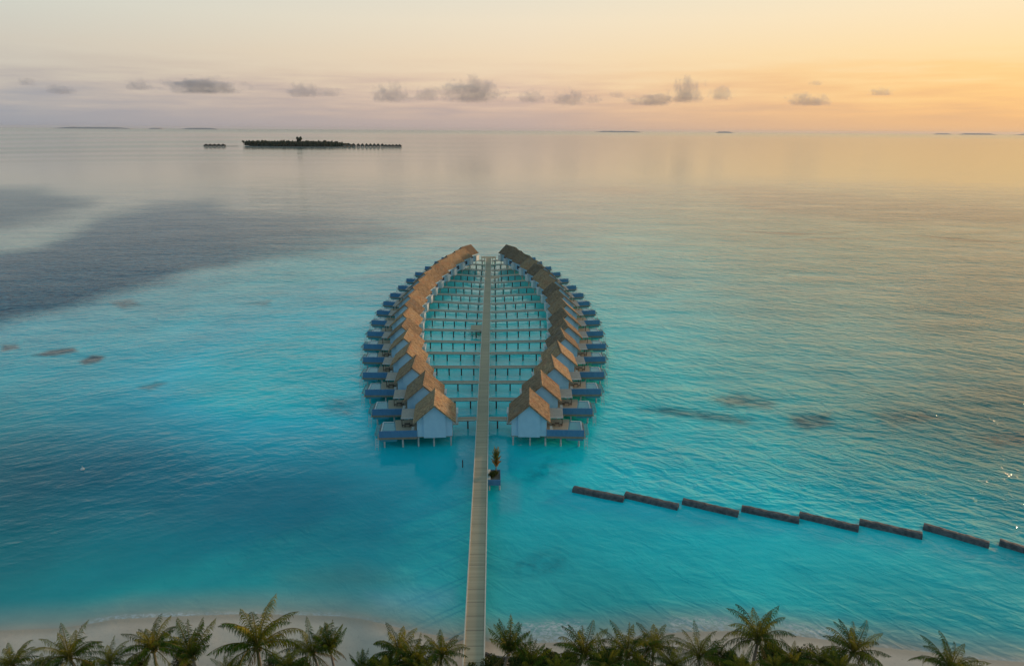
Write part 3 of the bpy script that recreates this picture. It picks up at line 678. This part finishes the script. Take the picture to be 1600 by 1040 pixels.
# ------------------------------------------------------------------ palms
GREENS = [(.045, .100, .009), (.065, .120, .010), (.19, .19, .014), (.034, .078, .010)]
def frond(mb, rg, L, e0, droop, az, col, hang=.55, twist=0., wid=.06, nl=40, ll=.9):
    N = 16; pts = []; p = Vector((0, 0, 0)); e = e0
    h = Vector((math.cos(az), math.sin(az), 0)); sd = Vector((-h.y, h.x, 0)); bend = rg.uniform(-.25, .25)
    for i in range(N+1):
        pts.append(p.copy()); t = i/N
        e = e0-droop*(t**1.5)
        p = p+(h*math.cos(e)+Vector((0, 0, math.sin(e)))+sd*bend*t).normalized()*L/N
    rc = (.17, .145, .04)
    mb.tube(pts, [.06*(1-.8*i/N) for i in range(N+1)], 4, rc, False)
    for side in (-1, 1):
        for k in range(nl):
            t = .13+.87*(k+rg.random()*.5)/nl; f = t*N; i = min(int(f), N-1); q = pts[i].lerp(pts[i+1], f-i)
            d = (pts[i+1]-pts[i]).normalized(); s = d.cross(Vector((0, 0, 1))).normalized()*side
            l = ll*(math.sin(math.pi*min(1, t*.86+.16))**.6)*rg.uniform(.7, 1.15)
            hg = hang*rg.uniform(.4, 1.6)
            dirv = (s*math.cos(hg)+Vector((0, 0, -1))*math.sin(hg)+d*(.45+.5*t)).normalized()
            mid = q+dirv*l*.5; tip = q+(dirv+Vector((0, 0, -.7))).normalized()*l
            ww = d*wid*.5; v = rg.uniform(.75, 1.3); c = tuple(x*v for x in col)
            if rg.random() < .05: c = (.16, .13, .03)
            mb.add([q-ww*.5, q+ww*.5, mid-ww, mid+ww, tip], [(0, 1, 3, 2), (2, 3, 4)], c)
def make_palm(seed, h, nf=21, fl=4.3, spread='normal', lean=.8, dry=2):
    rg = random.Random(seed); r = empty('palm_tree')
    la = rg.uniform(0, 6.28); top = Vector((math.cos(la)*lean, math.sin(la)*lean, h)); pts = []
    for i in range(12):
        t = i/11; pts.append(Vector((top.x*t*t, top.y*t*t, -.4+(h+.4)*t)))
    tr = MB().tube(pts, [.26-.13*(i/11)+(.05 if i == 0 else 0)+.008*(i % 2) for i in range(12)], 9).build('trunk', M['trunk'], r, True)
    base = top
    for k in range(nf):
        t = k/(nf-1); az = k*2.39996+rg.uniform(-.2, .2)
        if spread == 'up': e0 = math.radians(88-38*t+rg.uniform(-5, 5)); dr = math.radians(rg.uniform(15, 60))
        else: e0 = math.radians(84-104*t**1.1+rg.uniform(-8, 8)); dr = math.radians(rg.uniform(65, 120)-(35 if t < .2 else 0))
        L = fl*rg.uniform(.85, 1.1)*(.75 if t < .12 else 1)
        col = GREENS[rg.randrange(4)]
        if t < .14: col = (.22, .20, .02)
        if k >= nf-dry: col = (.15, .105, .04); e0 = math.radians(-35); dr = math.radians(50)
        mb = MB(); frond(mb, rg, L, e0, dr, az, col, hang=.4 if t < .3 else .95)
        f = mb.build('frond', M['leaf'], r, False, True); f.location = base+Vector((math.cos(az), math.sin(az), 0))*.1
    for k in range(5):
        a = k*1.3+rg.random(); c = MB(); c.tube([(0, 0, .16), (0, 0, .10), (0, 0, 0), (0, 0, -.10), (0, 0, -.16)], [.02, .11, .14, .1, .02], 7)
        o = c.build('coconut', M['coconut'], r, True); o.location = base+Vector((math.cos(a)*.26, math.sin(a)*.26, -.28))
    return r, top
PROT = [(make_palm(11, 9.3, 31), 9.3), (make_palm(23, 8.4, 28, 4.0), 8.4), (make_palm(37, 8.8, 30, 4.5, lean=1.2), 8.8), (make_palm(41, 8.0, 22, 3.9, 'up', .5, 1), 8.0), (make_palm(59, 9.0, 29, 4.4, 'normal', .6, 4), 9.0)]
index_kids(); pused = set()
# crown centre px, py, crown radius px, prototype, heading, label
PALMS = [
 (20,1024,38,1,'dark green palm cut by the left edge of the picture'),
 (108,1012,46,2,'low round palm second from the left edge, over pale sand'),
 (172,1022,36,4,'small palm with an orange-yellow centre third from the left edge'),
 (240,998,48,0,'dense dark palm with a tall upright spear, left beach'),
 (300,1012,46,3,'thin loose palm with upright fronds right of the dense dark palm'),
 (402,994,60,2,'tall wide palm standing highest above the sand left of the walkway'),
 (488,1004,42,4,'palm with drooping yellow-green fronds right of the tall wide palm'),
 (516,1000,34,3,'wispy grey-green palm behind the drooping one on the left beach'),
 (566,1034,26,3,'lone slim palm frond cluster standing on open sand left of the walkway'),
 (622,1004,46,1,'palm with tall arching fronds over the shallows left of the walkway'),
 (648,1024,42,0,'low dark palm in the clump just left of the walkway'),
 (690,1008,38,1,'palm right beside the walkway on its left'),
 (604,1038,34,4,'short palm at the bottom edge in the clump left of the walkway'),
 (795,1002,42,3,'upright palm right beside the walkway on its right'),
 (828,1024,32,3,'short palm with one long slanting frond right of the walkway'),
 (912,1008,50,0,'dense dark palm left end of the big right-hand clump'),
 (948,1026,40,4,'low shaggy palm between the first two palms of the right clump'),
 (980,1006,48,2,'palm with a bright leaning spear in the right-hand clump'),
 (1022,998,46,1,'yellow-green palm right end of the right-hand clump'),
 (1092,1010,46,4,'palm with a golden side frond standing alone on sand'),
 (1185,984,54,2,'tallest palm right of the walkway, star-shaped crown over the waterline'),
 (1236,1022,36,0,'shaggy palm right of the star-shaped one'),
 (1282,1020,36,1,'low palm half hidden between shaggy palm and tall dark one'),
 (1334,1004,50,0,'dark palm with one long frond reaching right over the sand'),
 (1484,1030,50,2,'single palm near the bottom right corner'),
 (66,1036,30,0,'low dark palm between the two leftmost palms'),
 (356,1036,32,4,'small low palm left of the tall wide palm'),
 (448,1030,34,0,'dark palm tucked between the tall wide palm and the drooping one'),
 (664,1038,32,2,'lowest dark palm at the bottom edge left of the walkway'),
 (872,1034,34,1,'low palm at the left foot of the big right-hand clump'),
 (1052,1028,36,0,'dark palm between yellow-green palm and golden fronded one'),
 (1160,1034,34,4,'low palm under the left side of the star-shaped crown'),
 (1210,1032,34,1,'low palm under the right side of the star-shaped crown'),
 (1310,1034,36,2,'dark low palm left of the trunk of the long fronded palm'),
]
for k, (px, py, rp, pi, label) in enumerate(PALMS):
    (pr, top), h0 = PROT[pi]
    o = copy_tree(pr) if pi in pused else pr
    pused.add(pi)
    zc = 8.6; q = P(px, py+15, zc); depth = q.length and (Vector((q.x, q.y, q.z-H)).dot(-B_))
    sc = (rp*depth/F)/(3.9 if pi != 3 else 3.2)*1.09; rz = rnd.uniform(0, 6.28)
    # crown at q; trunk stretched so that it still stands on the sand
    from mathutils import Euler
    gz = .9; sc *= rnd.uniform(.92, 1.1); eu = Euler((rnd.uniform(-.14, .14), rnd.uniform(-.14, .14), rz)); o.scale = (sc, sc, sc); o.rotation_euler = eu
    o.location = q-eu.to_matrix() @ Vector((top.x, top.y, h0))*sc
    if o.location.z > gz-.2:      # too short to reach the sand: lengthen its trunk downwards
        ex = (o.location.z-gz+.5)/sc
        t = [c for c in bpy.data.objects if c.parent == o and c.name.startswith('trunk')][0]
        t.scale = (1, 1, (h0+ex)/h0); t.location = (0, 0, -ex)
    tag(o, label, 'palm tree', 'coconut palms along the beach')

# ------------------------------------------------------------------ shrubs under the palms
def make_shrub(seed, n=3200):
    rg = random.Random(seed); r = empty('shrub'); mb = MB()
    lobes = [(Vector((rg.uniform(-1, 1), rg.uniform(-.8, .8), rg.uniform(.6, 1.5))), rg.uniform(.5, .9)) for _ in range(9)]
    for _ in range(n):
        c, rr = rg.choice(lobes); d = Vector((rg.gauss(0, 1), rg.gauss(0, 1), rg.gauss(0, 1))).normalized()*rr*rg.uniform(.5, 1.05)
        p = c+d; p.z = max(p.z, .05); a = Vector((rg.gauss(0, 1), rg.gauss(0, 1), rg.gauss(0, .6))).normalized(); b = a.orthogonal().normalized()
        l, w = rg.uniform(.09, .17), rg.uniform(.04, .07); v = rg.uniform(.6, 1.5); g0 = rg.choice([(.04, .07, .02), (.07, .09, .02), (.10, .10, .025)])
        mb.add([p-a*l, p+b*w, p+a*l, p-b*w], [(0, 1, 2, 3)], tuple(x*v for x in g0))
    mb.build('foliage', M['leaf'], r, False, True)
    sm = MB()
    for c, rr in lobes[:6]: sm.tube([(0, 0, -.3), (c.x*.4, c.y*.4, c.z*.5), tuple(c)], [.07, .05, .02], 5)
    sm.build('stem', M['trunk'], r)
    return r
SH = [make_shrub(5), make_shrub(6), make_shrub(8)]; index_kids(); sused = set()
SHRUBS = [
 (770,1038,1.0,0,'bright green bush against the right edge of the walkway'),(742,1044,.9,1,'bush at the foot of the walkway, bottom edge'),
 (815,1030,1.3,2,'leafy bush below the upright palm right of the walkway'),(858,1036,1.2,0,'dark bush left of the big right-hand palm clump'),
 (890,1040,1.3,1,'bush at the bottom edge under the dense dark right palm'),(1000,1042,1.4,2,'dark bush under the yellow-green palm'),
 (1122,1026,1.2,0,'small-leaved bush right of the palm with the golden frond'),(1150,1040,1.2,1,'bush left of the trunk of the star-shaped palm'),
 (1215,1036,1.5,2,'dense olive bush right of the trunk of the star-shaped palm'),(1256,1030,1.25,0,'round olive bush standing tall between two right-hand palms'),
 (1300,1038,1.3,1,'dark bush under the low half hidden palm'),(640,1042,1.3,0,'dark bush in the clump just left of the walkway'),
 (598,1040,1.1,1,'bush with yellow leaf tips at the bottom edge left of the walkway'),(420,1046,1.2,2,'dark bush under the tall wide palm'),
 (470,1044,1.0,0,'bush under the drooping palm on the left beach'),(210,1046,1.2,1,'dark bush between two palms of the left beach'),(280,1046,1.2,2,'dark bush under the thin loose palm'),(950,1042,1.4,0,'dark bush under the low shaggy palm'),(130,1046,1.0,1,'dark bush under the low round palm'),
]
for (px, py, sc, k, label) in SHRUBS:
    o = copy_tree(SH[k]) if k in sused else SH[k]; sused.add(k)
    q = P(px, py, 2.2); o.location = (q.x, q.y, .9); o.scale = (sc, sc, sc*1.1); o.rotation_euler = (0, 0, rnd.uniform(0, 6.28))
    tag(o, label, 'shrub', 'bushes under the beach palms')

# low dark edging in the sand by the walkway
eg = MB(); pts = [P(758, 1021, 1.0), P(770, 1026, 1.0), P(785, 1028.5, 1.0), P(800, 1028.5, 1.0), P(840, 1030, 1.0), P(880, 1031, 1.0)]
for a, b in zip(pts, pts[1:]): eg.beam(a, b, .3, .5)
tag(eg.build('garden_edging', M['rock']), 'thin curved dark edging in the sand right of the walkway foot', 'edging')

# ------------------------------------------------------------------ planter island beside the walkway
def build_planter():
    c = P(769, 766, 0); s = (c-A0).dot(DV)
    r = empty('planter_box', PS(s+2.2, 0, 0), PIER_RZ)
    tag(r, 'small dark square planter box on white piles right beside the walkway', 'planter')
    w = 1.2
    wl = MB()
    x0, x1, y0, y1 = 1.5, 3.9, -2.2, 2.0
    wl.box(x0, x1, y0, y0+.12, 1.1, 2.3); wl.box(x0, x1, y1-.12, y1, 1.1, 2.3); wl.box(x1-.12, x1, y0+.121, y1-.121, 1.1, 2.3); wl.box(x0, x0+.12, y0+.121, y1-.121, 1.1, 2.3)
    wl.build('wall', M['screen'], r)
    MB().box(x0-.0, x0+.45, y0+.13, y1-.13, 2.301, 2.42).build('bench', M['kerb'], r)
    MB().box(x0+.125, x1-.125, y0+.125, y1-.125, 1.2, 2.1).build('soil', M['trunk'], r)
    for x, y in ((x0+.2, y0+.2), (x1-.2, y0+.2), (x0+.2, y1-.2), (x1-.2, y1-.2)):
        MB().tube([(x, y, -2.5), (x, y, 1.09)], .13, 8).build('pile', M['stilt'], r, True)
    # slim upright palm
    rg = random.Random(91); pr = empty('young_palm', PS(s+3.0, 3.0, 2.1), 0)
    tag(pr, 'slim upright palm growing out of the planter box beside the walkway', 'palm tree')
    MB().tube([(0, 0, -.05), (.04, 0, 1.2), (.10, 0, 3.2)], [.14, .11, .08], 8).build('trunk', M['trunk'], pr, True)
    for k in range(24):
        t = k/23; mb = MB(); az = k*2.4; zf = 3.1-1.7*t
        col = (.42, .22, .06) if t > .62 else [(.36, .26, .06), (.22, .20, .04), (.12, .14, .03)][k % 3]
        frond(mb, rg, 3.1-1.6*t, math.radians(87-14*t), math.radians(12+70*t), az, col, hang=.5, nl=24, ll=.42, wid=.10)
        f = mb.build('frond', M['leaf'], pr, False, True); f.location = (.06, 0, zf)
    for k, (dx, dy, sc, lb) in enumerate(((2.3, 0.4, .45, 'yellow-green bush filling the planter box'), (2.9, 1.2, .4, 'dark bush at the back of the planter box'))):
        o = copy_tree(SH[k]); o.location = PS(s+2.2+dy-1, dx, 2.1); o.scale = (sc, sc, sc*1.2); tag(o, lb, 'shrub', 'bushes in the planter box')
build_planter()

mp = MB().tube([(0, 0, -2), (0, 0, 1.6)], .11, 8).tube([(0, 0, 1.6), (0, 0, 1.75)], [.14, .04], 8).build('mooring_pole', M['pile'])
q = P(723, 730, 0); mp.location = q; tag(mp, 'lone thin dark pole in the water left of the walkway', 'pole')

# white marker buoy
bu = MB(); bu.tube([(0, 0, -.25), (0, 0, -.15), (0, 0, .05), (0, 0, .3), (0, 0, .42)], [.15, .36, .42, .3, .08], 12); bo = empty('buoy', P(129, 733, 0)); bu.build('float', M['white'], bo, True)
MB().tube([(0, 0, .4), (0, 0, .75)], .04, 6).build('top_stem', M['white'], bo)
tag(bo, 'tiny white buoy floating alone in the dark blue water at left', 'buoy')

# ------------------------------------------------------------------ far islands
def blob(mb, c, rx, ry, rz, rg, n=6, m=9):
    vs = [(c[0], c[1], c[2]+rz*rg.uniform(.85, 1.15))]
    for i in range(1, n):
        a = math.pi*.55*i/(n-1)
        for j in range(m):
            b = 2*math.pi*j/m+rg.uniform(-.15, .15); k = rg.uniform(.78, 1.15)
            vs.append((c[0]+rx*math.sin(a)*math.cos(b)*k, c[1]+ry*math.sin(a)*math.sin(b)*k, c[2]+rz*math.cos(a)*k))
    fs = [(0, 1+j, 1+(j+1) % m) for j in range(m)]
    fs += [(1+(i-1)*m+j, 1+i*m+j, 1+i*m+(j+1) % m, 1+(i-1)*m+(j+1) % m) for i in range(1, n-1) for j in range(m)]
    mb.add(vs, fs)
FAR = 2650.
def far_pt(px, dy=0.):       # a place on the water at ~FAR metres seen under column px
    p = P(px, 229.5); k = (FAR+dy)/p.y; return Vector((p.x*k, FAR+dy, 0))
rg = random.Random(5)
isl = MB(); a, b = far_pt(371).x, far_pt(541).x; n = 40
sg = lambda v: math.copysign(abs(v)**.55, v)
ring = [((a+b)/2+(b-a)/2*.985*sg(math.cos(2*math.pi*i/n)), FAR+105+108*sg(math.sin(2*math.pi*i/n))) for i in range(n)]
isl.prism(ring, -2, 1.2); isl = isl.build('far_island_ground', M['far_wall']); tag(isl, kind='structure')
fw = MB()
for _ in range(1500):
    u = rg.uniform(-1, 1); cx = (a+b)/2+(b-a)/2*u; cy = FAR+105+rg.uniform(-1, 1)*100*math.sqrt(max(.12, 1-u*u*.95))
    rr = rg.uniform(3, 6.5); hh = rg.uniform(10, 20) if rg.random() < .3 else rg.uniform(10, 16)
    fw_h = hh*(1-.45*max(0, (cx-a)/(b-a)-.75)/.25)
    blob(fw, (cx, cy, fw_h*.35), rr, rr, fw_h*.75, rg)
for _ in range(40):
    cx = rg.uniform(a+10, b-40); cy = FAR+rg.uniform(20, 180); z = rg.uniform(14, 19)
    fw.tube([(cx, cy, 0), (cx+1, cy, z)], .5, 4); blob(fw, (cx+1, cy, z-1), 4, 4, 3, rg, 4, 6)
tag(fw.build('far_island_wood', M['far_trees']), 'dark mass of trees covering the small island near the horizon', 'wood', None, 'stuff')
for k, (px, h, w, lb) in enumerate(((468, 38, 14, 'tallest dark tree clump rising above the far island'), (444, 26, 4, 'thin tall palm left of the tallest tree on the far island'), (381, 22, 7, 'tree at the left tip of the far island'))):
    r = empty('island_tree', far_pt(px, 60)); tag(r, lb, 'tree', 'tall trees on the far island')
    MB().tube([(0, 0, 0), (0, 0, h*.7)], .7, 6).build('trunk', M['trunk'], r)
    c = MB()
    for _ in range(14 if w > 10 else 6): blob(c, (rg.uniform(-w, w)*.6, rg.uniform(-5, 5), rg.uniform(h*.45, h*.8)), w*.35, w*.35, h*.2, rg)
    c.build('crown', M['far_trees'], r)
def bungalow(w, h):
    r = empty('overwater_bungalow')
    MB().box(-w/2, w/2, -5, 5, 2, 2+h*.4).build('wall', M['far_wall'], r)
    rf = MB(); hw = w*.62; rf.add([(-hw, -6, 2+h*.35), (hw, -6, 2+h*.35), (hw, 6, 2+h*.35), (-hw, 6, 2+h*.35), (-.6, -1, 2+h), (.6, -1, 2+h), (.6, 1, 2+h), (-.6, 1, 2+h)], [(0,1,5,4),(1,2,6,5),(2,3,7,6),(3,0,4,7),(4,5,6,7),(3,2,1,0)]); rf.build('roof', M['far_roof'], r)
    MB().box(-w*.55, w*.55, -7, 7, 1.5, 1.995).build('platform', M['far_roof'], r)
    for x in (-w*.4, w*.4):
        for y in (-6, 6): MB().box(x-.3, x+.3, y-.3, y+.3, -2, 1.499).build('stilt', M['pile'], r)
    return r
B1 = bungalow(12.5, 12.5); index_kids(); first = True
pxs = [539, 546, 553, 560, 566.5, 573, 579, 585, 591, 597.5]
for k, px in enumerate(pxs):
    o = B1 if first else copy_tree(B1); first = False
    o.location = far_pt(px, 20+k*3); tag(o, f'tiny dark-roofed bungalow over water right of the far island, {ORD[k]} from its trees', 'bungalow', 'bungalows over water by the far island')
for k, px in enumerate((603, 608.5, 614, 619.5, 624.5)):
    o = copy_tree(B1); o.location = far_pt(px, 50+k*4); o.scale = (1.15, 1, .8); tag(o, f'low dark bungalow in the closed row at the right end, {ORD[4-k]} from the right tip', 'bungalow', 'bungalows over water by the far island')
for k, px in enumerate((322.5, 329, 335.5, 342, 349)):
    o = copy_tree(B1); o.location = far_pt(px, -40+k*5); o.scale = (1.25, 1, .72); tag(o, f'low building of the jetty cluster left of the far island, {ORD[k]} from the left', 'bungalow', 'buildings of the jetty cluster left of the far island')
jt = MB(); p0, p1 = far_pt(352, -10), far_pt(372, 40); jt.beam((p0.x, p0.y, 1.6), (p1.x, p1.y, 1.6), 3, .8)
tag(jt.build('far_jetty', M['far_roof']), 'thin jetty joining the building cluster to the far island', 'jetty')
jt = MB(); p0, p1 = far_pt(541, 45), far_pt(627, 95); jt.beam((p0.x, p0.y, 1.6), (p1.x, p1.y, 1.6), 3, .8)
tag(jt.build('far_jetty', M['far_roof']), 'thin jetty behind the row of bungalows right of the far island', 'jetty')
M['haze_isle'] = noisy('hazed_island_trees', (.34, .33, .36), (.36, .35, .38), .001, .95, 0.)  # distance haze painted into the pale tree colour
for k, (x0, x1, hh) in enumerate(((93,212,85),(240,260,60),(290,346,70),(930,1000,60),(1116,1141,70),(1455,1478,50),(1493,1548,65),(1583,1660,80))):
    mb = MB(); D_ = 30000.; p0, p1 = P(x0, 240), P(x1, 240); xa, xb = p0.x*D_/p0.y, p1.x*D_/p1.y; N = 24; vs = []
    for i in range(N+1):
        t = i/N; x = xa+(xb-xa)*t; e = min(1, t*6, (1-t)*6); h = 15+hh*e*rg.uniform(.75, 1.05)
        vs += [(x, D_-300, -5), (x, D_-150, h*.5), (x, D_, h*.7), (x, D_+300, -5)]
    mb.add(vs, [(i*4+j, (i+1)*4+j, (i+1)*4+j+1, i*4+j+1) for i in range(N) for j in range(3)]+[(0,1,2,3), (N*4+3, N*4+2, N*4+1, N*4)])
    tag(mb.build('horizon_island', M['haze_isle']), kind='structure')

# ------------------------------------------------------------------ clouds (soft volumes 12 km off)
def cloud_material():
    m = bpy.data.materials.new('cloud_vapour'); m.use_nodes = True; n = m.node_tree; n.nodes.clear(); g = NG(n)
    tcn = g.n('ShaderNodeTexCoord'); oi = g.n('ShaderNodeObjectInfo').outputs['Random']
    ob = tcn.outputs['Object']; ln = g.vmath('LENGTH', g.mapping(ob, (1, 1, 1), (0, 0, 0), (0, 0, .15))).outputs['Value']
    no = g.noise(g.mapping(ob, (2.6, 1.6, 1.5)), 1.5, 6, .62, dim='4D', w=g.math('MULTIPLY', oi, 50.))
    f = g.math('ADD', g.math('SUBTRACT', .95, ln), g.math('MULTIPLY', g.math('SUBTRACT', no, .5), 2.6))
    base = g.n('ShaderNodeSeparateXYZ'); g.link(ob, base.inputs[0])
    f = g.math('MULTIPLY', g.rng(f, .22, .52), g.rng(base.outputs[2], -.62, -.35))
    f = g.math('MULTIPLY', f, g.rng(ln, 1.1, .85))
    v = g.n('ShaderNodeVolumePrincipled'); v.inputs['Color'].default_value = (.74, .79, .95, 1)
    g.put(v.inputs['Density'], g.math('MULTIPLY', f, .0030)); v.inputs['Anisotropy'].default_value = .1
    o = g.n('ShaderNodeOutputMaterial'); g.link(v.outputs[0], o.inputs['Volume']); return m
CM = cloud_material()
CL = [ # px, py, w, h, label
 (318,134,112,26,'widest grey cloud, upper left over the far island'),(216,133,42,18,'small slanting cloud left of the widest one'),(94,140,44,16,'small flat cloud near the left edge'),
 (474,141,52,24,'pale ragged cloud right of the widest one'),(516,144,36,16,'small slanted cloud just right of the pale ragged one'),(610,146,58,30,'solid grey cloud left of the walkway line'),
 (666,148,44,22,'faint puff between two grey clouds over the middle'),(736,142,92,38,'tall grey cloud with a long right tail above the villas'),(830,151,44,20,'faint flat cloud right of the tall tailed one'),
 (890,153,52,26,'pale grey cloud with flat base right of the middle'),(928,155,26,14,'tiny faint cloud beside the flat based one'),(963,148,26,12,'tiny dark cloud right of the middle'),(1020,156,68,20,'low long faint cloud left of the round one'),
 (1073,142,52,38,'round topped grey cloud, tallest on the right side'),(1128,146,36,22,'small round cloud right of the tallest right one'),(1262,156,62,20,'faint yellowish cloud over the right sea'),(1376,144,36,12,'small dark flat cloud over the right sea'),
 (42,128,28,12,'tiny faint cloud at the far left'),(1275,130,20,8,'tiny high wisp on the right'),
]
import bmesh
bm = bmesh.new(); bmesh.ops.create_icosphere(bm, subdivisions=3, radius=1.15); cme = bpy.data.meshes.new('cloud'); bm.to_mesh(cme); bm.free(); cme.materials.append(CM)
for k, (px, py, w, h, lb) in enumerate(CL):
    D_ = 12000.+k*60; x = (px-800)/F; y = -(py-520)/F; xr = x*c_-y*s_; yr = x*s_+y*c_
    r = Vector((xr, cT+yr*sT, -sT+yr*cT)); r *= D_/r.y
    o = mobj('cloud', cme); o.location = (r.x, r.y, H+r.z); sc = D_/F*.5*1.4
    o.scale = (w*sc, max(h, w*.5)*sc*.9, h*sc*1.15)
    tag(o, lb, 'cloud', 'small clouds low over the horizon')

# ------------------------------------------------------------------ haze
hz = MB().box(-61000, 61000, -61000, 61000, -9, 125)
m = bpy.data.materials.new('thin_sea_air'); m.use_nodes = True; n = m.node_tree; n.nodes.clear(); g = NG(n)
v = g.n('ShaderNodeVolumePrincipled'); v.inputs['Color'].default_value = (.86, .88, .92, 1); v.inputs['Density'].default_value = .000012; v.inputs['Anisotropy'].default_value = .2
o = g.n('ShaderNodeOutputMaterial'); g.link(v.outputs[0], o.inputs['Volume'])
tag(hz.build('haze', m), kind='stuff')
